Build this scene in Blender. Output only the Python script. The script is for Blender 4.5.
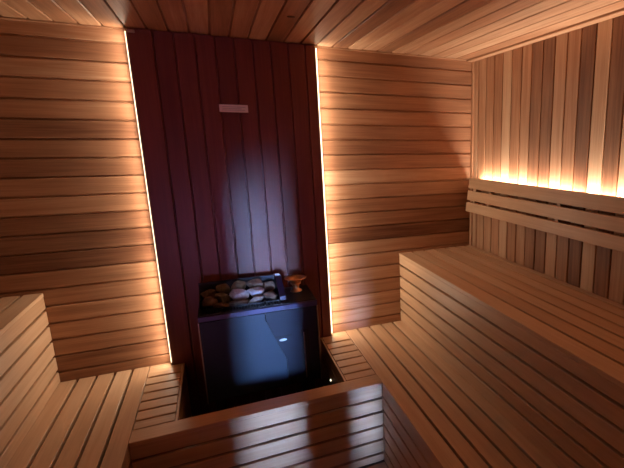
import bpy, bmesh, math, random
from mathutils import Vector, Matrix, noise

for o in list(bpy.data.objects):
    bpy.data.objects.remove(o)
SC = bpy.context.scene
COL = SC.collection
RND = random.Random(7)

# ------------------------------------------------------------------ measured layout (metres, z = 0 is the lower bench top)
X1 = 1.5012          # right wall
X0 = -1.30           # left wall
ZC = 1.622           # ceiling
ZF = -0.46           # floor
YF = -3.40           # front wall (behind the camera)
XUR = 0.985          # riser of the right upper bench
XUL = -0.760         # riser of the left upper bench
XER = 0.623          # inner edge of the right lower bench
XEL = -0.397         # inner edge of the left lower bench
XPL, XPR = -0.2955, 0.5299    # dark panel behind the heater
PITL, PITR = -0.2366, 0.4624  # heater pit
YRB, YRF = -0.6037, -0.6920   # rail of the heater guard, back and front edge
ZU = 0.45            # upper bench top

# ------------------------------------------------------------------ camera
cam_d = bpy.data.cameras.new('camera'); cam = bpy.data.objects.new('camera', cam_d); COL.objects.link(cam)
SC.camera = cam
F = 452.3884
cam_d.sensor_fit = 'HORIZONTAL'; cam_d.sensor_width = 36.0
cam_d.lens = F / 624 * 36.0
cam_d.shift_x = -(441.7424 - 312) / 624
cam_d.shift_y = (243.8297 - 234) / 624
cam_d.clip_start = 0.02
rx, ry, rz = -0.217, 0.0008, -0.4605
M = Matrix.Rotation(rz, 4, 'Z') @ Matrix.Rotation(rx, 4, 'X') @ Matrix.Rotation(ry, 4, 'Y') @ Matrix.Rotation(math.pi / 2, 4, 'X')
cam.matrix_world = Matrix.Translation((0, -2.5898, 1.1161)) @ M

# ------------------------------------------------------------------ world, exposure, lights
SC.view_settings.view_transform = 'Standard'
SC.view_settings.look = 'None'
SC.view_settings.gamma = 1.0
SC.view_settings.exposure = 0.2
SC.view_settings.use_curve_mapping = False
w = bpy.data.worlds.new('world'); SC.world = w; w.use_nodes = True
w.node_tree.nodes['Background'].inputs[0].default_value = (0.25, 0.33, 0.75, 1)
w.node_tree.nodes['Background'].inputs[1].default_value = 0.03

WARM = (1.0, 0.86, 0.66)
WARM2 = (1.0, 0.85, 0.68)

def area(name, loc, direction, sx, sy, power, color, along, spread=180):
    """rectangular lamp; its size_y runs along the vector 'along', it shines towards 'direction'"""
    l = bpy.data.lights.new(name, 'AREA'); l.shape = 'RECTANGLE'; l.size = sx; l.size_y = sy
    l.energy = power; l.color = color; l.spread = math.radians(spread)
    o = bpy.data.objects.new(name, l); COL.objects.link(o)
    zv = -Vector(direction).normalized(); yv = (Vector(along) - zv * zv.dot(Vector(along))).normalized(); xv = yv.cross(zv)
    o.matrix_world = Matrix.Translation(loc) @ Matrix((xv, yv, zv)).transposed().to_4x4()
    return o

# LED tapes: beside the dark panel (left, right) and behind the right backrest
area('led_light_panel_left', (XPL - 0.002, -0.038, 0.5 * ZC), (-1, -0.22, 0), 0.010, 1.58, 4.1, WARM, (0, 0, 1))
area('led_light_panel_right', (XPR + 0.002, -0.038, 0.5 * ZC), (1, -0.22, 0), 0.010, 1.58, 4.3, WARM, (0, 0, 1))
area('led_light_backrest', (X1 - 0.018, -1.46, 0.882), (0.0, 0, 1), 0.014, 2.66, 17.0, WARM2, (0, 1, 0))
area('added_warm_fill_left', (X0 + 0.018, -1.8, 0.882), (-0.03, 0, 1), 0.014, 1.7, 4.0, WARM2, (0, 1, 0))  # unseen lamp on the left, added as extra warm light
# cool daylight outside: a narrow bright strip seen through the door pane, an added soft fill through a made-up window
area('daylight_through_door', (-0.62, -6.2, 0.25), (0.19, 1, 0.0), 0.10, 1.5, 12.5, (0.34, 0.55, 1.0), (0, 0, 1), 17)
area('added_magenta_fill', (-0.39, -5.0, -0.42), (0.08, 1, 0.37), 0.5, 0.07, 1.3, (1.0, 0.38, 0.80), (0, 0, 1), 34)  # made-up lamp, tints the upper panel purple
area('added_window_fill', (-0.95, -4.3, 1.87), (0.35, 1, -0.6), 0.9, 0.5, 100.0, (0.66, 0.46, 1.0), (0, 0, 1))  # added purple fill for the guard and the right benches


# ------------------------------------------------------------------ materials
def new_mat(name):
    m = bpy.data.materials.new(name); m.use_nodes = True
    nt = m.node_tree; b = nt.nodes['Principled BSDF']
    return m, nt, b

def wood(name, light, mid, dark, rough=0.5, spec=0.4, bump=0.12, tonew=1.0):
    """cedar: grain runs along the first coordinate of the 'gc' attribute; 'tone' picks the board's own colour"""
    m, nt, b = new_mat(name); N = nt.nodes; L = nt.links
    a = N.new('ShaderNodeAttribute'); a.attribute_name = 'gc'
    t = N.new('ShaderNodeAttribute'); t.attribute_name = 'tone'
    mp = N.new('ShaderNodeMapping'); mp.inputs['Scale'].default_value = (1.1, 26, 26)
    L.new(a.outputs['Vector'], mp.inputs['Vector'])
    n1 = N.new('ShaderNodeTexNoise'); n1.inputs['Scale'].default_value = 1.6; n1.inputs['Detail'].default_value = 5; n1.inputs['Roughness'].default_value = 0.6; n1.inputs['Distortion'].default_value = 0.6
    L.new(mp.outputs[0], n1.inputs['Vector'])
    mp2 = N.new('ShaderNodeMapping'); mp2.inputs['Scale'].default_value = (5, 220, 220)
    L.new(a.outputs['Vector'], mp2.inputs['Vector'])
    n2 = N.new('ShaderNodeTexNoise'); n2.inputs['Scale'].default_value = 1.0; n2.inputs['Detail'].default_value = 3
    L.new(mp2.outputs[0], n2.inputs['Vector'])
    mp3 = N.new('ShaderNodeMapping'); mp3.inputs['Scale'].default_value = (1.5, 5, 5)
    L.new(a.outputs['Vector'], mp3.inputs['Vector'])
    n3 = N.new('ShaderNodeTexNoise'); n3.inputs['Scale'].default_value = 1.0; n3.inputs['Detail'].default_value = 2
    L.new(mp3.outputs[0], n3.inputs['Vector'])
    # value = tone + grain
    def math_(op, x, y):
        q = N.new('ShaderNodeMath'); q.operation = op
        for i, v in enumerate((x, y)):
            if isinstance(v, (int, float)): q.inputs[i].default_value = v
            else: L.new(v, q.inputs[i])
        return q.outputs[0]
    g = math_('MULTIPLY', math_('SUBTRACT', n1.outputs['Fac'], 0.5), 0.75)
    h = math_('MULTIPLY', math_('SUBTRACT', n2.outputs['Fac'], 0.5), 0.35)
    k = math_('MULTIPLY', math_('SUBTRACT', n3.outputs['Fac'], 0.5), 0.45)
    tt = math_('ADD', math_('MULTIPLY', math_('SUBTRACT', t.outputs['Fac'], 0.5), tonew), 0.5)
    v = math_('ADD', math_('ADD', tt, g), math_('ADD', h, k))
    cr = N.new('ShaderNodeValToRGB')
    cr.color_ramp.elements[0].position = 0.0; cr.color_ramp.elements[0].color = (*dark, 1)
    cr.color_ramp.elements[1].position = 1.0; cr.color_ramp.elements[1].color = (*light, 1)
    e = cr.color_ramp.elements.new(0.5); e.color = (*mid, 1)
    L.new(v, cr.inputs['Fac']); L.new(cr.outputs['Color'], b.inputs['Base Color'])
    b.inputs['Roughness'].default_value = rough
    b.inputs['Specular IOR Level'].default_value = spec
    bp = N.new('ShaderNodeBump'); bp.inputs['Strength'].default_value = bump; bp.inputs['Distance'].default_value = 0.002
    L.new(math_('ADD', n1.outputs['Fac'], n2.outputs['Fac']), bp.inputs['Height']); L.new(bp.outputs[0], b.inputs['Normal'])
    return m

def plain(name, col, rough=0.5, metal=0.0, spec=0.5, noise_amt=0.0, nscale=40, emit=None, es=0.0):
    m, nt, b = new_mat(name); N = nt.nodes; L = nt.links
    b.inputs['Base Color'].default_value = (*col, 1); b.inputs['Roughness'].default_value = rough
    b.inputs['Metallic'].default_value = metal; b.inputs['Specular IOR Level'].default_value = spec
    n = N.new('ShaderNodeTexNoise'); n.inputs['Scale'].default_value = nscale; n.inputs['Detail'].default_value = 4
    tc = N.new('ShaderNodeTexCoord'); L.new(tc.outputs['Object'], n.inputs['Vector'])
    cr = N.new('ShaderNodeValToRGB')
    cr.color_ramp.elements[0].color = (*[c * (1 - noise_amt) for c in col], 1)
    cr.color_ramp.elements[1].color = (*[min(1, c * (1 + noise_amt)) for c in col], 1)
    L.new(n.outputs['Fac'], cr.inputs['Fac']); L.new(cr.outputs['Color'], b.inputs['Base Color'])
    if emit:
        b.inputs['Emission Color'].default_value = (*emit, 1); b.inputs['Emission Strength'].default_value = es
    return m

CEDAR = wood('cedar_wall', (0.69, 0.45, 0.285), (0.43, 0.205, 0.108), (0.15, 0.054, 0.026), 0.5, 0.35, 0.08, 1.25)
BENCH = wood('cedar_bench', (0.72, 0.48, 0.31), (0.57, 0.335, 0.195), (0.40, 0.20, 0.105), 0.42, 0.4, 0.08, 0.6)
DARKW = wood('stained_panel_wood', (0.25, 0.070, 0.046), (0.155, 0.038, 0.026), (0.08, 0.020, 0.014), 0.34, 0.5, 0.06, 0.8)
BACK = plain('dark_void_behind_boards', (0.02, 0.010, 0.006), 0.9, noise_amt=0.3)
FRAMEW = plain('bench_frame_wood', (0.20, 0.09, 0.04), 0.7, noise_amt=0.3)
STEEL = plain('black_enamel_steel', (0.022, 0.036, 0.062), 0.42, 0.25, 0.5, 0.15, 300)
STEEL2 = plain('dark_control_panel', (0.006, 0.005, 0.010), 0.5, 0.2, 0.5, 0.15, 300)
TRIMM = plain('bezel_metal', (0.09, 0.085, 0.16), 0.35, 0.6, 0.5, 0.1, 200)
EDGEM = plain('edge_metal', (0.45, 0.36, 0.30), 0.3, 0.9, 0.5, 0.1, 200)
BLACK = plain('black_plastic', (0.008, 0.008, 0.012), 0.5, 0, 0.4, 0.2)
BRASS = plain('brass', (0.80, 0.45, 0.22), 0.28, 1.0, 0.5, 0.12, 60)
PLATE = plain('white_plate', (0.80, 0.74, 0.78), 0.4, 0, 0.5, 0.03)
GREYT = plain('grey_print', (0.42, 0.38, 0.50), 0.5, 0, 0.4, 0.1)
LED = plain('led_diffuser', (1, 0.9, 0.7), 0.5, 0, 0.3, 0.0, emit=(1.0, 0.82, 0.54), es=1.9)
WHITEM = plain('logo_white', (0.75, 0.75, 0.8), 0.35, 0.3, 0.5, 0.05)
CHAR = plain('charcoal_board', (0.06, 0.045, 0.04), 0.6, 0, 0.4, 0.3)  # for the unseen front wall and door, kept dark to cut warm bounce
FLOORM = plain('tile_floor', (0.16, 0.10, 0.08), 0.5, 0, 0.4, 0.25, 12)
PLASTER = plain('outer_wall', (0.3, 0.2, 0.14), 0.8, 0, 0.3, 0.1)

def rockmat(name, a, bcol, rough=0.8):
    m, nt, b = new_mat(name); N = nt.nodes; L = nt.links
    tc = N.new('ShaderNodeTexCoord'); n = N.new('ShaderNodeTexNoise'); n.inputs['Scale'].default_value = 35; n.inputs['Detail'].default_value = 6
    L.new(tc.outputs['Object'], n.inputs['Vector'])
    cr = N.new('ShaderNodeValToRGB'); cr.color_ramp.elements[0].color = (*a, 1); cr.color_ramp.elements[1].color = (*bcol, 1)
    cr.color_ramp.elements[0].position = 0.35; cr.color_ramp.elements[1].position = 0.65
    L.new(n.outputs['Fac'], cr.inputs['Fac']); L.new(cr.outputs['Color'], b.inputs['Base Color']); b.inputs['Roughness'].default_value = rough
    bp = N.new('ShaderNodeBump'); bp.inputs['Strength'].default_value = 0.5; bp.inputs['Distance'].default_value = 0.003
    L.new(n.outputs['Fac'], bp.inputs['Height']); L.new(bp.outputs[0], b.inputs['Normal'])
    return m
ROCK = [rockmat('rock_brown', (0.07, 0.040, 0.026), (0.19, 0.11, 0.07)), rockmat('rock_pale', (0.30, 0.27, 0.30), (0.50, 0.45, 0.46)), rockmat('rock_olive', (0.11, 0.085, 0.05), (0.24, 0.19, 0.11))]

def glassmat():
    m, nt, b = new_mat('door_glass'); N = nt.nodes; L = nt.links; N.remove(b)
    tr = N.new('ShaderNodeBsdfTransparent'); tr.inputs[0].default_value = (0.95, 0.97, 1, 1)
    gl = N.new('ShaderNodeBsdfGlossy'); gl.inputs['Roughness'].default_value = 0.02
    fr = N.new('ShaderNodeFresnel'); fr.inputs[0].default_value = 1.45
    mx = N.new('ShaderNodeMixShader'); L.new(fr.outputs[0], mx.inputs[0]); L.new(tr.outputs[0], mx.inputs[1]); L.new(gl.outputs[0], mx.inputs[2])
    L.new(mx.outputs[0], N['Material Output'].inputs[0])
    return m
GLASS = glassmat()


# ------------------------------------------------------------------ mesh builder
class MB:
    def __init__(s): s.v = []; s.f = []; s.gc = []; s.tone = []; s.smooth = []
    def prism(s, axis, l0, l1, poly, tone=0.5, gofs=None, smooth=False):
        """poly: outline in the two other axes (ascending axis order); extruded from l0 to l1 along axis"""
        oth = [i for i in range(3) if i != axis]
        if gofs is None: gofs = (RND.uniform(0, 50), RND.uniform(0, 9), RND.uniform(0, 9))
        n = len(poly); base = len(s.v)
        loc = []
        for l in (l0, l1):
            for (a, b) in poly:
                p = [0, 0, 0]; p[axis] = l; p[oth[0]] = a; p[oth[1]] = b
                s.v.append(tuple(p)); loc.append((l + gofs[0], a + gofs[1], b + gofs[2]))
        fs = [[i, (i + 1) % n, n + (i + 1) % n, n + i] for i in range(n)] + [list(range(n))[::-1], list(range(n, 2 * n))]
        for f in fs:
            s.f.append([base + i for i in f]); s.gc += [loc[i] for i in f]; s.tone.append(tone); s.smooth.append(smooth)
    def board(s, axis, l0, l1, a0, a1, b0, b1, ch=0.0015, tone=0.5, gofs=None):
        c = min(ch, (a1 - a0) * 0.4, (b1 - b0) * 0.4)
        poly = [(a0 + c, b0), (a1 - c, b0), (a1, b0 + c), (a1, b1 - c), (a1 - c, b1), (a0 + c, b1), (a0, b1 - c), (a0, b0 + c)]
        s.prism(axis, l0, l1, poly, tone, gofs)
    def box(s, x0, x1, y0, y1, z0, z1, ch=0.0, tone=0.5, axis=0):
        lo = (x0, y0, z0); hi = (x1, y1, z1); oth = [i for i in range(3) if i != axis]
        s.board(axis, lo[axis], hi[axis], lo[oth[0]], hi[oth[0]], lo[oth[1]], hi[oth[1]], ch or 0.0008, tone)
    def tube(s, p0, p1, r0, r1=None, n=16):
        r1 = r0 if r1 is None else r1
        p0 = Vector(p0); p1 = Vector(p1); d = (p1 - p0).normalized()
        u = d.orthogonal().normalized(); w_ = d.cross(u); base = len(s.v)
        for p, r in ((p0, r0), (p1, r1)):
            for i in range(n):
                a = 2 * math.pi * i / n; s.v.append(tuple(p + u * math.cos(a) * r + w_ * math.sin(a) * r))
        for i in range(n):
            s._f([base + i, base + (i + 1) % n, base + n + (i + 1) % n, base + n + i], True)
        s._f([base + i for i in range(n)][::-1]); s._f([base + n + i for i in range(n)])
    def lathe(s, c, prof, n=24):
        base = len(s.v)
        for (r, z) in prof:
            for i in range(n):
                a = 2 * math.pi * i / n; s.v.append((c[0] + r * math.cos(a), c[1] + r * math.sin(a), c[2] + z))
        for k in range(len(prof) - 1):
            for i in range(n):
                s._f([base + k * n + i, base + k * n + (i + 1) % n, base + (k + 1) * n + (i + 1) % n, base + (k + 1) * n + i], True)
    def _f(s, f, sm=False):
        s.f.append(f); s.gc += [s.v[i] for i in f]; s.tone.append(0.5); s.smooth.append(sm)
    def build(s, name, mat, parent=None, kind=None, origin=None):
        me = bpy.data.meshes.new(name)
        ox = origin or (0, 0, 0)
        me.from_pydata([(a - ox[0], b - ox[1], c - ox[2]) for a, b, c in s.v], [], s.f)
        at = me.attributes.new('gc', 'FLOAT_VECTOR', 'CORNER'); at.data.foreach_set('vector', [c for g in s.gc for c in g])
        at = me.attributes.new('tone', 'FLOAT', 'FACE'); at.data.foreach_set('value', s.tone)
        me.polygons.foreach_set('use_smooth', s.smooth)
        me.materials.append(mat)
        bm = bmesh.new(); bm.from_mesh(me); bmesh.ops.recalc_face_normals(bm, faces=bm.faces); bm.to_mesh(me); bm.free()
        me.update()
        o = bpy.data.objects.new(name, me); COL.objects.link(o)
        if origin: o.location = origin
        if parent:
            o.parent = parent
            o.matrix_parent_inverse = Matrix.Translation(parent.location).inverted() if not origin else Matrix()
            if origin: o.location = Vector(origin) - parent.location
        if kind: o['kind'] = kind
        return o

def tag(o, label, cat, group=None):
    o['label'] = label; o['category'] = cat
    if group: o['group'] = group
    return o
def thing(name, label, cat, loc, group=None):
    o = bpy.data.objects.new(name, None); o.empty_display_size = 0.05; COL.objects.link(o); o.location = loc
    return tag(o, label, cat, group)

# ------------------------------------------------------------------ the room shell
P = 0.0838
def wall_tones(seq, n):
    r = random.Random(3); return [seq[i] if i < len(seq) else r.uniform(0.25, 0.75) for i in range(n)]
# back wall: horizontal boards, one course of boards each side of the panel, tones read from the photograph (top to bottom)
seams = [ZC + 0.004, 1.555, 1.472, 1.389, 1.304, 1.220, 1.137, 1.054, 0.970, 0.886, 0.802, 0.718, 0.632, 0.548, 0.464, 0.380, 0.296, 0.213, 0.130, 0.047, -0.037, -0.121, -0.205, -0.289, -0.373, ZF]
TL = [0.50, 0.30, 0.52, 0.42, 0.40, 0.28, 0.32, 0.30, 0.45, 0.45, 0.30, 0.28, 0.18, 0.45, 0.42, 0.50, 0.45, 0.42, 0.30, 0.32]
TR = [0.45, 0.38, 0.42, 0.45, 0.48, 0.42, 0.35, 0.38, 0.62, 0.60, 0.42, 0.38, 0.22, 0.60, 0.52, 0.50, 0.48, 0.50, 0.48, 0.45]
tl = wall_tones(TL, 25); tr = wall_tones(TR, 25)
m = MB()
for side, (xa, xb), tn in ((0, (X0 - 0.02, 0.1), tl), (1, (0.1, X1 + 0.02), tr)):
    for i in range(25):
        z1, z0 = seams[i], seams[i + 1]
        d = RND.uniform(0, 0.0022)
        # tongue-and-groove board: chamfered top edge, shadow gap below
        yb, yf = 0.018, -d
        poly = [(yb, z0 + 0.0004), (yf + 0.009, z0 + 0.0004), (yf + 0.010, z0 + 0.0075), (yf + 0.002, z0 + 0.0075), (yf, z0 + 0.0095), (yf, z1 - 0.004), (yf + 0.004, z1 - 0.0004), (yb, z1 - 0.0004)]
        m.prism(0, xa, xb, poly, tn[i])
m.box(X0 - 0.02, X1 + 0.04, 0.0185, 0.045, ZF, ZC + 0.045)  # unseen backing added against light leaks between the boards
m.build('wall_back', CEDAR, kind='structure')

# right wall: vertical boards
m = MB(); PW = 0.0875
rt = [0.62, 0.56, 0.54, 0.52, 0.74, 0.46, 0.56, 0.36, 0.28, 0.62, 0.50, 0.26, 0.80, 0.32, 0.72, 0.4, 0.6, 0.3, 0.7]
y = 0.0; i = 0; ys = [0.01, -0.075]
while ys[-1] > YF - 0.05: ys.append(ys[-1] - PW)
for i in range(len(ys) - 1):
    t = rt[i] if i < len(rt) else RND.uniform(0.25, 0.8)
    d = RND.uniform(0, 0.0022); y1, y0 = ys[i], ys[i + 1]; xf = X1 + 0.0022 - d
    poly = [(X1 + 0.02, y0 + 0.0004), (xf + 0.009, y0 + 0.0004), (xf + 0.009, y0 + 0.006), (xf + 0.002, y0 + 0.006), (xf, y0 + 0.008), (xf, y1 - 0.004), (xf + 0.004, y1 - 0.0004), (X1 + 0.02, y1 - 0.0004)]
    m.prism(2, ZF, ZC + 0.004, poly, t)
m.box(X1 + 0.0205, X1 + 0.045, YF - 0.05, 0.02, ZF, ZC + 0.045)  # added backing, blocks light behind the right boards
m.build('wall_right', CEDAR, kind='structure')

# left wall (outside the frame)
m = MB(); yy = 0.01
while yy > YF - 0.05:
    m.board(2, ZF, ZC + 0.004, X0 - 0.02, X0, yy - PW + 0.002, yy, 0.003, RND.uniform(0.25, 0.8)); yy -= PW
m.build('wall_left', CEDAR, kind='structure')

# ceiling: boards run from the back wall towards the door
m = MB()
xs = [-0.382 - P * k for k in range(11, 0, -1)] + [-0.382 + P * k for k in range(0, 24)]
ct = {}
ctl = [0.35, 0.6, 0.4, 0.62, 0.45, 0.58, 0.4, 0.55, 0.5, 0.4, 0.62, 0.35, 0.5, 0.42, 0.45, 0.6, 0.38, 0.52, 0.62, 0.35, 0.66, 0.42, 0.62, 0.30, 0.6, 0.66, 0.36, 0.7, 0.6, 0.7, 0.65, 0.7, 0.5, 0.6, 0.6]
for i in range(len(xs) - 1):
    x0, x1 = xs[i], xs[i + 1]
    if x0 > X1: break
    x1 = min(x1, X1 + 0.01); d = RND.uniform(0, 0.002); zf = ZC + d
    poly = [(x0 + 0.0004, ZC + 0.02), (x0 + 0.0004, zf + 0.009), (x0 + 0.006, zf + 0.009), (x0 + 0.006, zf + 0.002), (x0 + 0.008, zf), (x1 - 0.004, zf), (x1 - 0.0004, zf + 0.004), (x1 - 0.0004, ZC + 0.02)]
    m.prism(1, YF - 0.05, -0.012, poly, ctl[i % len(ctl)])
m.box(X0 - 0.02, X1 + 0.02, YF - 0.05, 0.02, ZC + 0.0205, ZC + 0.045)  # slab added above the boards to keep outside light out
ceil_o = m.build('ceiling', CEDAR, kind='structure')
m = MB(); m.lathe((0.339, -0.528, ZC + 0.0005), [(0.0005, -0.0015), (0.010, -0.0018), (0.016, -0.0008), (0.018, 0.001)], 20)
m.build('knot', plain('knot_wood', (0.07, 0.025, 0.012), 0.6, 0, 0.3, 0.5, 90), ceil_o)

# small trims: corner batten on the right wall, ceiling batten along the right wall and above the back wall
m = MB(); m.board(2, ZU, ZC - 0.001, X1 - 0.010, X1, -0.024, -0.001, 0.002, 0.6); m.build('trim_1', CEDAR, kind='structure')
m = MB(); m.board(1, YF, -0.002, X1 - 0.042, X1 - 0.001, ZC - 0.010, ZC, 0.002, 0.62); m.build('trim_2', CEDAR, kind='structure')
m = MB()
for a, b in ((X0, XPL - 0.002), (XPR + 0.002, X1 - 0.05)): m.board(0, a, b, -0.010, -0.001, ZC - 0.006, ZC + 0.002, 0.001, 0.6)
m.build('trim_3', CEDAR, kind='structure')

# concrete-like floor under the duckboard
m = MB(); m.box(X0 - 0.02, X1 + 0.02, YF - 0.02, 0.02, ZF - 0.05, ZF); m.build('floor', FLOORM, kind='structure')

# front wall with the door (behind the camera)
DX0, DX1, DZ1 = -0.52, 0.42, 1.50
WX0, WX1, WZ0, WZ1 = -1.18, -0.62, ZF + 12 * P, ZF + 20 * P - 0.01
m = MB(); z = ZF
while z < ZC:
    z1 = min(z + P, ZC + 0.004)
    segs = [(X0 - 0.02, DX0), (DX1, X1 + 0.02)] if z < DZ1 else [(X0 - 0.02, X1 + 0.02)]
    if WZ0 - 0.001 < z < WZ1: segs = [(X0 - 0.02, WX0), (WX1, DX0), (DX1, X1 + 0.02)]
    for a, b in segs: m.board(0, a, b, YF - 0.03, YF, z, z1 - 0.002, 0.003, RND.uniform(0.3, 0.7))
    z = z1
m.build('wall_front', CHAR, kind='structure')
m = MB(); dy0, dy1 = YF - 0.06, YF - 0.01
PX = [(-0.312, -0.190, -0.30, 0.70), (-0.066, 0.0, -0.30, 0.12)]  # unseen door panes, shaped to cut the cool patches of light
px = [DX0] + [v for p in PX for v in p[:2]] + [DX1]
for i in range(0, len(px), 2): m.box(px[i], px[i + 1], dy0, dy1, ZF, DZ1 + 0.05, axis=2)
for a, b, c, d_ in PX: m.box(a, b, dy0, dy1, ZF, c, axis=2); m.box(a, b, dy0, dy1, d_, DZ1 + 0.05, axis=2)
door = m.build('door_1', CHAR, kind='structure')
for a, b, c, d_ in PX:
    m = MB(); m.box(a, b, YF - 0.038, YF - 0.032, c, d_); m.build('glass_pane', GLASS, door)
m = MB()
for a, b, c, d_ in ((WX0, WX0 + 0.03, WZ0, WZ1), (WX1 - 0.03, WX1, WZ0, WZ1), (WX0 + 0.03, WX1 - 0.03, WZ0, WZ0 + 0.03), (WX0 + 0.03, WX1 - 0.03, WZ1 - 0.03, WZ1)): m.box(a, b, YF - 0.04, YF + 0.01, c, d_, axis=2)
win = m.build('added_window_1', FRAMEW, kind='structure')  # unseen window, added to let the soft fill in
m = MB(); m.box(WX0 + 0.03, WX1 - 0.03, YF - 0.022, YF - 0.017, WZ0 + 0.03, WZ1 - 0.03); m.build('glass_pane', GLASS, win)
m = MB(); m.tube((0.34, YF + 0.03, 0.35), (0.34, YF + 0.03, 0.65), 0.012); m.tube((0.34, YF - 0.012, 0.38), (0.34, YF + 0.03, 0.38), 0.008); m.tube((0.34, YF - 0.012, 0.62), (0.34, YF + 0.03, 0.62), 0.008)
m.build('door_handle', FRAMEW, door)

# ------------------------------------------------------------------ dark panel behind the heater
pan = thing('accent_panel', 'dark red-brown panel of vertical boards rising behind the heater to the ceiling', 'wall panel', (0.117, -0.02, ZF))
m = MB()
e = [XPL, -0.279]
k = 0.475 - P * 8
e = [XPL] + [0.475 - P * q for q in range(8, -1, -1)] + [XPR]
for i in range(len(e) - 1):
    a, b = e[i], e[i + 1]; d = RND.uniform(0, 0.0015); yf = -0.040 + d
    g = 0.0006
    poly = [(a + g, -0.020), (a + g, yf + 0.009), (a + 0.004, yf + 0.009), (a + 0.004, yf + 0.003), (a + 0.007, yf), (b - 0.004, yf), (b - g, yf + 0.004), (b - g, -0.020)]
    m.prism(2, ZF, ZC - 0.003, poly, [0.6, 0.4, 0.55, 0.5, 0.35, 0.6, 0.55, 0.4, 0.5, 0.6][i])
m.build('panel_boards', DARKW, pan)
for xx in (XPL + 0.02, 0.117, XPR - 0.045):
    m = MB(); m.box(xx, xx + 0.025, -0.0200, -0.003, ZF, ZC - 0.004, axis=2); m.build('batten', FRAMEW, pan)
m = MB(); m.box(XPL + 0.008, XPL + 0.036, -0.052, -0.041, ZC - 0.022, ZC - 0.010, 0.002); m.build('metal_clip', EDGEM, pan)['label'] = 'small pale metal clip at the top left corner'

def led_strip(x, side, label):
    t = thing('led_strip', label, 'light strip', (x, -0.02, 0.0))
    m = MB(); a, b = (x - 0.0055, x - 0.0005) if side < 0 else (x + 0.0065, x + 0.0125)
    m.box(a, b, -0.015, -0.0035, 0.004, ZC - 0.012, axis=2); m.build('diffuser', LED, t)
    if side > 0:
        m = MB(); m.box(x + 0.0005, x + 0.0064, -0.015, -0.0035, 0.004, ZC - 0.012, axis=2); m.build('channel', EDGEM, t)
    return t
led_strip(XPL, -1, 'warm glowing light strip down the left edge of the dark panel')
led_strip(XPR, 1, 'warm glowing light strip down the right edge of the dark panel')

# ------------------------------------------------------------------ benches
BP = 0.0754; GAP = 0.0120; TH = 0.018
YN = YF + 0.15      # near end of the benches
def tone(): return RND.uniform(0.3, 0.75)
RS = [0.374, 0.300, 0.2245, 0.149, 0.0755]     # seams of the upper risers
FS = [-0.082, -0.155, -0.231, -0.306, -0.381]  # seams of the faces below the lower bench

def long_bench(name, label, xedge, xwall, ztop, zbot, seamsz, side, topseams, y_end, group=None):
    """bench along the side wall; xedge = front face, side=+1 when the wall is at larger x"""
    t = thing(name, label, 'bench', ((xedge + xwall) / 2, -1.6, zbot))
    m = MB()
    edges = [xedge] + topseams + [xwall]
    for i in range(len(edges) - 1):
        a, b = edges[i], edges[i + 1]
        a2 = a if i == 0 else a + side * GAP / 2
        b2 = b - side * GAP / 2 if i < len(edges) - 2 else b - side * 0.003
        lo, hi = min(a2, b2), max(a2, b2)
        m.board(1, YN, y_end, lo, hi, ztop - (TH if i == 0 else 0.027), ztop, 0.0010, tone())
    m.build('seat_slats', BENCH, t)
    m = MB(); zs = [ztop - TH - 0.0008] + seamsz + [zbot]
    for i in range(len(zs) - 1):
        hi = zs[i] if i == 0 else zs[i] - GAP / 2
        lo = zs[i + 1] + GAP / 2 if i < len(zs) - 2 else zs[i + 1]
        xa, xb = (xedge + 0.0015, xedge + 0.026) if side > 0 else (xedge - 0.026, xedge - 0.0015)
        m.board(1, YN, y_end, xa, xb, lo, hi, 0.002, tone())
    m.build('front_slats', BENCH, t)
    # frame behind the slats
    yy = y_end - 0.12
    while yy > YN:
        m = MB()
        xa, xb = (xedge + 0.0265, xwall - 0.01) if side > 0 else (xwall + 0.01, xedge - 0.0265)
        m.box(xa, xb, yy - 0.035, yy, ztop - 0.075, ztop - 0.028, axis=0); m.build('bearer', FRAMEW, t)
        xc = xedge + side * 0.047; m = MB(); m.box(xc - 0.019, xc + 0.019, yy - 0.035, yy, zbot, ztop - 0.0755, axis=2); m.build('leg', FRAMEW, t)
        yy -= 0.62
    # dark lining behind the gaps
    return t
long_bench('upper_bench', 'long upper slatted cedar bench along the right wall below the backrest', XUR, X1 - 0.002, ZU, 0.0015, RS, 1, [1.079 - 0.0075, 1.155, 1.231, 1.307, 1.383, 1.455], -0.003)
long_bench('upper_bench', 'upper slatted cedar bench at the left edge of the photo', XUL, X0 + 0.002, ZU, 0.0015, [0.3675, 0.291, 0.212, 0.1355, 0.060], -1, [XUL - BP * q for q in range(1, 7)], -0.003)

def lower_bench(label, xedge, xwall, side, seams_):
    return long_bench('lower_bench', label, xedge, xwall, 0.0, ZF + 0.02, FS, side, seams_, -0.003)
lower_bench('lower slatted cedar bench on the right, between the heater pit and the upper bench', XER, X1 - 0.002, 1, [0.6978, 0.7745, 0.851, 0.9282, 1.005, 1.08, 1.156, 1.232, 1.31, 1.385])
lower_bench('lower slatted cedar bench on the left, beside the heater pit', XEL, X0 + 0.002, -1, [-0.470, -0.5437, -0.6186, -0.6946, -0.770, -0.845, -0.92, -0.995, -1.07, -1.145, -1.22])

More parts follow.
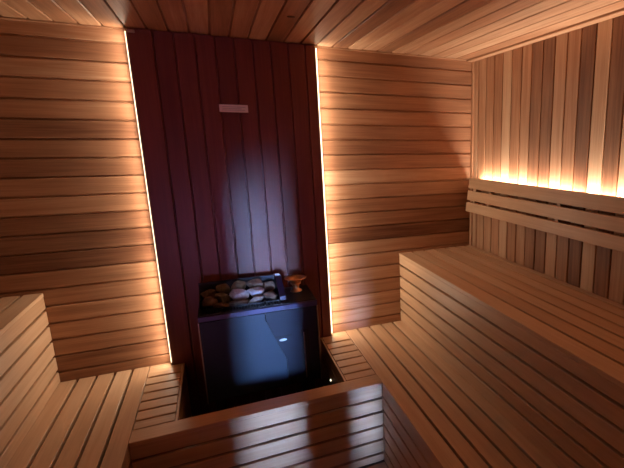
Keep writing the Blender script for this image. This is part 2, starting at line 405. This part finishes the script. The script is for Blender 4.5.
# short-slat decks beside the pit
DS = [-0.140, -0.218, -0.297, -0.376, -0.456, -0.535]
def deck(label, xa, xb, pitx, s):
    t = thing('side_deck', label, 'deck', ((xa + xb) / 2, -0.3, ZF + 0.02))
    m = MB(); ed = [-0.003] + DS + [YRB - 0.001]
    xa2, xb2 = (xa + 0.004, xb - 0.012) if s < 0 else (xa + 0.012, xb - 0.004)
    for i in range(len(ed) - 1):
        hi = ed[i] - (GAP / 2 if i else 0); lo = ed[i + 1] + GAP / 2
        if i == 0: # notched round the panel: two pieces
            m.board(0, xa2, xb2, lo, -0.042, -TH, 0, 0.002, 0.55)
            if s < 0: m.board(0, xa2, XPL - 0.006, -0.0425, hi, -TH, 0, 0.002, 0.55)
            else: m.board(0, XPR + 0.006, xb2, -0.0425, hi, -TH, 0, 0.002, 0.55)
        else: m.board(0, xa2, xb2, lo, hi, -TH, 0, 0.002, tone())
    m.build('deck_slats', BENCH, t)
    m = MB()
    x0, x1 = (pitx - 0.010, pitx) if s < 0 else (pitx, pitx + 0.010)
    m.board(1, YRB, -0.042, x0, x1, -0.070, -0.001, 0.001, 0.4)
    m.build('edge_trim', BENCH, t)
    m = MB()
    zz = -0.075
    while zz > ZF + 0.1:
        m.board(1, YRB, -0.042, min(x0, x1), max(x0, x1), zz - 0.072, zz, 0.001, tone()); zz -= 0.0755
    m.build('pit_lining', BENCH, t)['label'] = 'dark boards lining the pit side'
    for yy in (-0.10, -0.52):
        m = MB(); m.box(min(xa, xb) + 0.022, max(xa, xb) - 0.022, yy - 0.03, yy, ZF + 0.02, -TH - 0.001, axis=2); m.build('leg', FRAMEW, t)
deck('narrow deck of short crosswise slats to the left of the heater', XEL, PITL, PITL, -1)
deck('narrow deck of short crosswise slats to the right of the heater', PITR, XER, PITR, 1)

# guard in front of the heater
g = thing('heater_guard', 'low slatted wooden guard wall in front of the heater with a flat top rail', 'guard', (0.113, -0.65, ZF + 0.02))
m = MB(); m.board(0, XEL + 0.002, XER - 0.002, YRF - 0.003, YRB, -TH, 0, 0.002, 0.5); m.build('top_rail', BENCH, g)
m = MB(); zs = [-TH - 0.0008] + FS + [-0.430]
for i in range(len(zs) - 1):
    hi = zs[i] - (GAP / 2 if i else 0); lo = zs[i + 1] + GAP / 2
    m.board(0, XEL + 0.002, XER - 0.002, YRF, YRF + 0.018, lo, hi, 0.002, RND.uniform(0.35, 0.6))
m.build('front_slats', BENCH, g)
for xx in (XEL + 0.01, 0.02, 0.25, XER - 0.05):
    m = MB(); m.box(xx, xx + 0.035, YRF + 0.0185, YRF + 0.050, ZF + 0.02, -TH - 0.001, axis=2); m.build('post', FRAMEW, g)
m = MB(); m.box(XEL + 0.01, XER - 0.01, YRB - 0.018, YRB - 0.002, -0.43, -0.07, axis=0)
m.build('inner_board', FRAMEW, g)

# duckboard on the floor
t = thing('duckboard', 'slatted wooden duckboard on the floor in front of the heater guard', 'duckboard', (0.1, -1.8, ZF))
m = MB(); yy = YRF - 0.006
while yy > YF + 0.2:
    m.board(0, XEL + 0.004, XER - 0.004, yy - 0.068, yy, -0.448, -0.430, 0.002, tone()); yy -= 0.0755
m.build('slats', BENCH, t)
for xx in (-0.33, 0.10, 0.52):
    m = MB(); m.box(xx, xx + 0.04, YF + 0.21, YRF - 0.01, ZF, -0.4485, axis=1); m.build('bearer', FRAMEW, t)

# ------------------------------------------------------------------ backrests
def backrest(xw, side, y0, y1, label):
    t = thing('backrest', label, 'backrest', (xw - side * 0.03, (y0 + y1) / 2, 0.69))
    # tilted: top close to the wall, bottom further out
    def xo(z): return 0.026 + (0.906 - z) * 0.13
    for (za, zb) in ((0.692, 0.751), (0.765, 0.825), (0.839, 0.905)):
        m = MB(); q = 0.016
        pts = [(xw - side * (xo(za)), za), (xw - side * (xo(zb)), zb), (xw - side * (xo(zb) + q), zb), (xw - side * (xo(za) + q), za)]
        m.prism(1, y0, y1, pts, RND.uniform(0.45, 0.62))
        o = m.build('slat', BENCH, t)
        bv = o.modifiers.new('bevel', 'BEVEL'); bv.width = 0.002; bv.segments = 2
    for yy in [v for v in (-0.10, -0.27, -0.89, -1.5, -2.1, -2.7) if y0 < v < y1]:
        m = MB(); pts = [(xw - side * 0.001, 0.70), (xw - side * 0.001, 0.852), (xw - side * (xo(0.852) - 0.0005), 0.852), (xw - side * (xo(0.70) - 0.0005), 0.70)]
        m.prism(1, yy - 0.022, yy, pts, 0.6); m.build('support', BENCH, t)
    m = MB(); q0, q1 = sorted((xw - side * 0.001, xw - side * (xo(0.86) - 0.001))); m.box(q0, q1, y0, y1, 0.8525, 0.8600, 0.001, 0.5, 1); m.build('added_light_baffle', BENCH, t)  # added board, stops the strip's light leaking through the slat gaps
    return t
backrest(X1, 1, -3.25, -0.050, 'three-slat cedar backrest on the right wall with light glowing above it')
backrest(X0, -1, -3.25, -0.9, 'three-slat cedar backrest on the left wall, unseen, added for its light')  # left backrest and strip are unseen extras, there for their light
for xw, side, ya, yb, lab in ((X1, 1, -2.80, -0.11, 'warm glowing light strip hidden behind the top of the right backrest'), (X0, -1, -3.2, -1.0, 'added unseen light strip behind the left backrest')):
    t = thing('led_strip', lab, 'light strip', (xw - side * 0.015, (ya + yb) / 2, 0.855))
    m = MB(); a, b = sorted((xw - side * 0.004, xw - side * 0.012)); m.box(a, b, ya, yb, 0.8605, 0.872, axis=1); m.build('diffuser', LED, t)

# ------------------------------------------------------------------ the heater
HX0, HX1, HYF, HYB, HZ, HB = -0.132, 0.394, -0.385, -0.110, 0.358, -0.075
HD = 0.228     # divider between stone bay and control side
h = thing('sauna_heater', 'black steel electric sauna heater standing in the pit before the dark panel', 'heater', (0.13, -0.25, ZF))
m = MB()
# hollow stone bay: walls and floor; solid control side
wl = 0.006
m.box(HX0, HX1, HYB - 0.006, HYB, HB, HZ)                         # back sheet
m.box(HX0, HX0 + wl, HYF, HYB - 0.006, HB, HZ)                    # left sheet
m.box(HX1 - wl, HX1, HYF, HYB - 0.006, HB, HZ)                    # right sheet
m.box(HX0 + wl, HX1 - wl, HYF + 0.004, HYB - 0.006, HB, HB + 0.006)
m.box(HX0 + wl, HD, HYF + 0.004, HYB - 0.006, 0.275, 0.281)       # stone bay floor
m.box(HD, HX1 - wl, HYF + 0.004, HYB - 0.006, HZ - 0.004, HZ + 0.002)  # lid on control side
m.build('body', STEEL2, h)
# front: left door panel and right control panel, split by the slanted seam
fy = HYF
SX = 0.150; S2X = 0.232; ZA = 0.328; ZB = 0.292; ZCc = 0.075
m = MB(); m.prism(1, fy - 0.006, fy + 0.002, [(HX0 + 0.004, HB + 0.01), (S2X - 0.0015, HB + 0.01), (S2X - 0.0015, ZCc), (SX - 0.0015, ZB), (SX - 0.0015, ZA), (HX0 + 0.004, ZA)]); m.build('front_panel', STEEL, h)['label'] = 'large smooth blue-black front panel'
m = MB(); m.prism(1, fy - 0.005, fy + 0.002, [(S2X + 0.0015, HB + 0.01), (HX1 - 0.004, HB + 0.01), (HX1 - 0.004, ZA), (SX + 0.0015, ZA), (SX + 0.0015, ZB), (S2X + 0.0015, ZCc)])
cp = m.build('control_panel', plain('control_steel', (0.013, 0.017, 0.034), 0.36, 0.25, 0.5, 0.15, 300), h)
m = MB(); m.box(0.306, 0.345, fy - 0.0058, fy - 0.0048, HB + 0.03, 0.215); m.build('grip_recess', BLACK, cp)
m = MB(); m.box(0.318, 0.323, fy - 0.010, fy - 0.0058, HB + 0.03, 0.200, 0.0015, axis=2); m.build('grip_highlight', EDGEM, cp)['label'] = 'thin strip drawn as the highlight on the grip'  # pale strip put in for the gold highlight line
m = MB(); m.prism(1, fy - 0.0065, fy - 0.0048, [(0.221 + 0.018 * math.cos(a), 0.178 + 0.0065 * math.sin(a)) for a in [i * math.pi / 10 for i in range(20)]]); m.build('logo', WHITEM, cp)['label'] = 'small pale oval badge'
m = MB(); m.box(0.176, 0.262, fy - 0.0056, fy - 0.0047, 0.193, 0.199); m.build('display_slot', BLACK, cp)
# top bezel
m = MB(); m.box(HX0, HX1, fy - 0.010, fy + 0.006, ZA + 0.003, HZ - 0.001, 0.003); m.build('top_bezel', TRIMM, h)['label'] = 'lilac-grey metal bezel along the top front edge'
for xx, nm in ((HX0 - 0.003, 'l'), (HX1 - 0.002, 'r')):
    m = MB(); m.box(xx, xx + 0.005, fy - 0.008, fy + 0.004, HB, ZA, 0.001, axis=2); m.build('edge_trim', EDGEM, h)['label'] = 'thin metal corner strip standing in for the lit edge'  # pale strips stand in for warm light caught on the heater edges
# stone bay: raised back plate, divider post, front grille
m = MB(); m.box(HX0 + 0.004, HD + 0.03, HYB - 0.010, HYB - 0.0065, HZ, 0.440, 0.001); m.build('back_plate', STEEL2, h)
m = MB(); m.prism(0, HD, HD + 0.030, [(HYB - 0.012, HZ - 0.03), (HYB - 0.012, 0.445), (HYB - 0.075, 0.445), (HYB - 0.215, 0.380), (HYB - 0.225, HZ - 0.03)]); dv = m.build('divider', plain('divider_steel', (0.022, 0.014, 0.035), 0.4, 0.4, 0.5, 0.1, 200), h)
m = MB(); m.box(HD + 0.001, HD + 0.022, HYB - 0.06, HYB - 0.04, 0.4455, 0.454, 0.003); m.build('cap', WHITEM, dv)['label'] = 'small pale cap on top'
m = MB()
m.box(HX0 + 0.006, HD, HYF + 0.006, HYF + 0.010, HZ - 0.02, HZ + 0.004); m.box(HX0 + 0.006, HD, HYF + 0.052, HYF + 0.056, HZ - 0.02, HZ + 0.010)
for k in range(26):
    x = HX0 + 0.012 + k * 0.0132; m.box(x, x + 0.005, HYF + 0.010, HYF + 0.052, HZ - 0.006, HZ + 0.003, axis=1)
m.build('front_grille', STEEL2, h)
m = MB(); m.box(HX0 + 0.007, HX0 + 0.010, HYF + 0.05, HYB - 0.02, HZ, 0.395, 0.001); m.build('side_plate', STEEL2, h)
# feet
for xx in (HX0 + 0.03, HX1 - 0.07):
    for yy in (HYF + 0.04, HYB - 0.05):
        m = MB(); m.box(xx, xx + 0.04, yy - 0.02, yy + 0.02, ZF, HB - 0.0005, 0.003, axis=2); m.build('leg', BLACK, h)
# heating rods just under the stones
for k in range(4):
    m = MB(); yy = HYF + 0.085 + k * 0.045
    m.tube((HX0 + 0.03, yy, 0.2855), (HD - 0.02, yy, 0.2855), 0.003); m.build('heating_rod', BLACK, h)

# stones
def stone(loc, s, mat, label, group, seed, rot):
    r = random.Random(seed)
    bm = bmesh.new(); bmesh.ops.create_icosphere(bm, subdivisions=3, radius=1.0)
    planes = [(Vector((r.uniform(-1, 1), r.uniform(-1, 1), r.uniform(-1, 1))).normalized(), r.uniform(0.52, 0.85)) for _ in range(12)]
    for v in bm.verts:
        p = v.co.copy()
        for nrm, d in planes:
            k = p.dot(nrm)
            if k > d: p -= nrm * (k - d) * 0.92
        p *= 1 + 0.05 * noise.noise(v.co * 2.5 + Vector((seed, 0, 0)))
        v.co = Vector((p.x * s[0], p.y * s[1], p.z * s[2])) * 1.2
    me = bpy.data.meshes.new('sauna_stone'); bm.to_mesh(me); bm.free(); me.materials.append(mat)
    for p in me.polygons: p.use_smooth = False
    o = bpy.data.objects.new('sauna_stone', me); COL.objects.link(o); o.location = loc; o.rotation_euler = rot
    tag(o, label, 'stone', group)
G = 'stones heaped on the heater'
r2 = random.Random(11)
sd = 0
for j, yy in enumerate((-0.290, -0.215, -0.150)):
    for i in range(4):
        x = HX0 + 0.055 + i * 0.076; sd += 1
        stone((x, yy, 0.314), (0.034, 0.030, 0.022), ROCK[0 if (i + j) % 2 else 2], 'rough dark stone low in the heap on the heater', G, sd, (r2.uniform(-.3, .3), r2.uniform(-.3, .3), r2.uniform(0, 6)))
top = [(-0.083, -0.165, 0.392, (0.036, 0.030, 0.036), 0, 'tall brown stone at the left end of the heap'),
       (-0.022, -0.158, 0.404, (0.036, 0.028, 0.036), 2, 'olive stone standing upright at the back left of the heap'),
       (0.046, -0.155, 0.404, (0.042, 0.030, 0.034), 2, 'broad greenish stone in the middle of the back row'),
       (0.118, -0.157, 0.406, (0.040, 0.028, 0.032), 0, 'reddish stone in the back row right of the middle'),
       (0.185, -0.158, 0.395, (0.034, 0.028, 0.030), 0, 'dark brown stone at the back beside the divider'),
       (0.050, -0.222, 0.385, (0.042, 0.032, 0.028), 1, 'pale bluish stone with a flat face in the middle of the heap'),
       (0.130, -0.218, 0.386, (0.044, 0.030, 0.024), 1, 'pale lilac flat stone at the right of the heap'),
       (0.190, -0.262, 0.370, (0.034, 0.034, 0.026), 0, 'dark stone leaning against the divider'),
       (-0.030, -0.222, 0.380, (0.038, 0.032, 0.032), 2, 'olive-brown stone left of the pale bluish one'),
       (-0.090, -0.245, 0.368, (0.032, 0.032, 0.028), 0, 'brown stone at the front left of the heap'),
       (0.120, -0.282, 0.366, (0.040, 0.022, 0.016), 1, 'thin pale sliver of stone near the front of the heap'),
       (0.050, -0.290, 0.362, (0.036, 0.028, 0.022), 0, 'dark brown stone at the front middle of the heap'),
       (-0.025, -0.290, 0.360, (0.040, 0.028, 0.018), 0, 'flat reddish-brown stone at the front edge of the heap')]
for k, (x, y, z, s_, mi, lab) in enumerate(top):
    stone((x, y, z), s_, ROCK[mi], lab, G, 60 + k, (r2.uniform(-.35, .35), r2.uniform(-.35, .35), r2.uniform(-.5, .5)))

# settle the heap: push touching stones apart inside the bay, then trim what still touches
def settle():
    from mathutils.bvhtree import BVHTree
    bpy.context.view_layer.update()
    st = [o for o in COL.objects if o.name.startswith('sauna_stone')]
    dat = {}
    def tree(o):
        mw = Matrix.LocRotScale(o.location, o.rotation_euler, o.scale)
        vs = [mw @ v.co for v in o.data.vertices]
        lo = [min(v[i] for v in vs) for i in range(3)]; hi = [max(v[i] for v in vs) for i in range(3)]
        dat[o.name] = (BVHTree.FromPolygons(vs, [tuple(p.vertices) for p in o.data.polygons]), lo, hi)
    def clamp(o):
        _, lo, hi = dat[o.name]
        for i, (a, b) in enumerate(((HX0 + 0.012, HD - 0.002), (HYF + 0.058, HYB - 0.012), (0.290, 9))):
            if hi[i] - lo[i] > b - a: continue
            if lo[i] < a: o.location[i] += a - lo[i]
            if hi[i] > b: o.location[i] -= hi[i] - b
    for it in range(34):
        for o in st: tree(o); clamp(o); tree(o)
        hit = 0
        for i, a in enumerate(st):
            for b in st[i + 1:]:
                if all(dat[a.name][1][k] < dat[b.name][2][k] and dat[b.name][1][k] < dat[a.name][2][k] for k in range(3)) and dat[a.name][0].overlap(dat[b.name][0]):
                    hit += 1; d = (b.location - a.location).normalized() * 0.0012
                    a.location -= d * Vector((1, 1, 0.3)); b.location += d * Vector((1, 1, 0.3))
                    if it > 16: a.scale *= 0.985; b.scale *= 0.985
        if not hit: break
settle()

# brass cup on the control side
t = thing('brass_cup', 'small brass cup with a flared rim standing on the right end of the heater', 'cup', (0.325, -0.205, HZ + 0.0025))
m = MB()
m.lathe((0.325, -0.205, HZ + 0.0025), [(0.0005, 0.0), (0.030, 0.0), (0.030, 0.004), (0.018, 0.010), (0.015, 0.022), (0.018, 0.034), (0.024, 0.046), (0.030, 0.056), (0.042, 0.066), (0.055, 0.071), (0.0555, 0.073), (0.052, 0.074), (0.040, 0.070), (0.026, 0.058), (0.018, 0.044), (0.0005, 0.038)], 32)
m.build('bowl', BRASS, t)
m = MB(); m.lathe((0.325, -0.205, HZ + 0.0425), [(0.0205, -0.002), (0.026, 0.0), (0.026, 0.003), (0.0215, 0.005)], 32); m.build('collar', BRASS, t)

# small lit lamp low on the pit's right side
t = thing('indicator_lamp', 'tiny glowing lamp low on the right side of the heater pit', 'lamp', (PITR - 0.002, -0.311, -0.138))
m = MB(); m.tube((PITR - 0.0005, -0.311, -0.138), (PITR - 0.006, -0.311, -0.138), 0.009); m.build('housing', EDGEM, t)
m = MB(); m.tube((PITR - 0.0062, -0.311, -0.138), (PITR - 0.0095, -0.311, -0.138), 0.006, 0.004); m.build('lens', plain('lamp_lens', (1, .95, .8), 0.3, emit=(1, 0.9, 0.65), es=3.0), t)

# name plate on the panel
t = thing('wall_plate', 'small white rectangular plate on the upper middle of the dark panel', 'sign', (0.1145, -0.043, 1.29))
sx0, sx1, sz0, sz1 = 0.0495, 0.1795, 1.271, 1.307
m = MB(); m.box(sx0, sx1, -0.0445, -0.0405, sz0, sz1, 0.001); pl = m.build('plate', PLATE, t)
m = MB()
r3 = random.Random(5)
for zc, xa, xb in ((1.296, 0.062, 0.168), (1.288, 0.064, 0.150), (1.281, 0.062, 0.166)):
    m.box(xa, xb, -0.0451, -0.0446, zc - 0.0012, zc + 0.0012)
m.build('print', GREYT, pl)['label'] = 'faint grey lines of print too small to read'
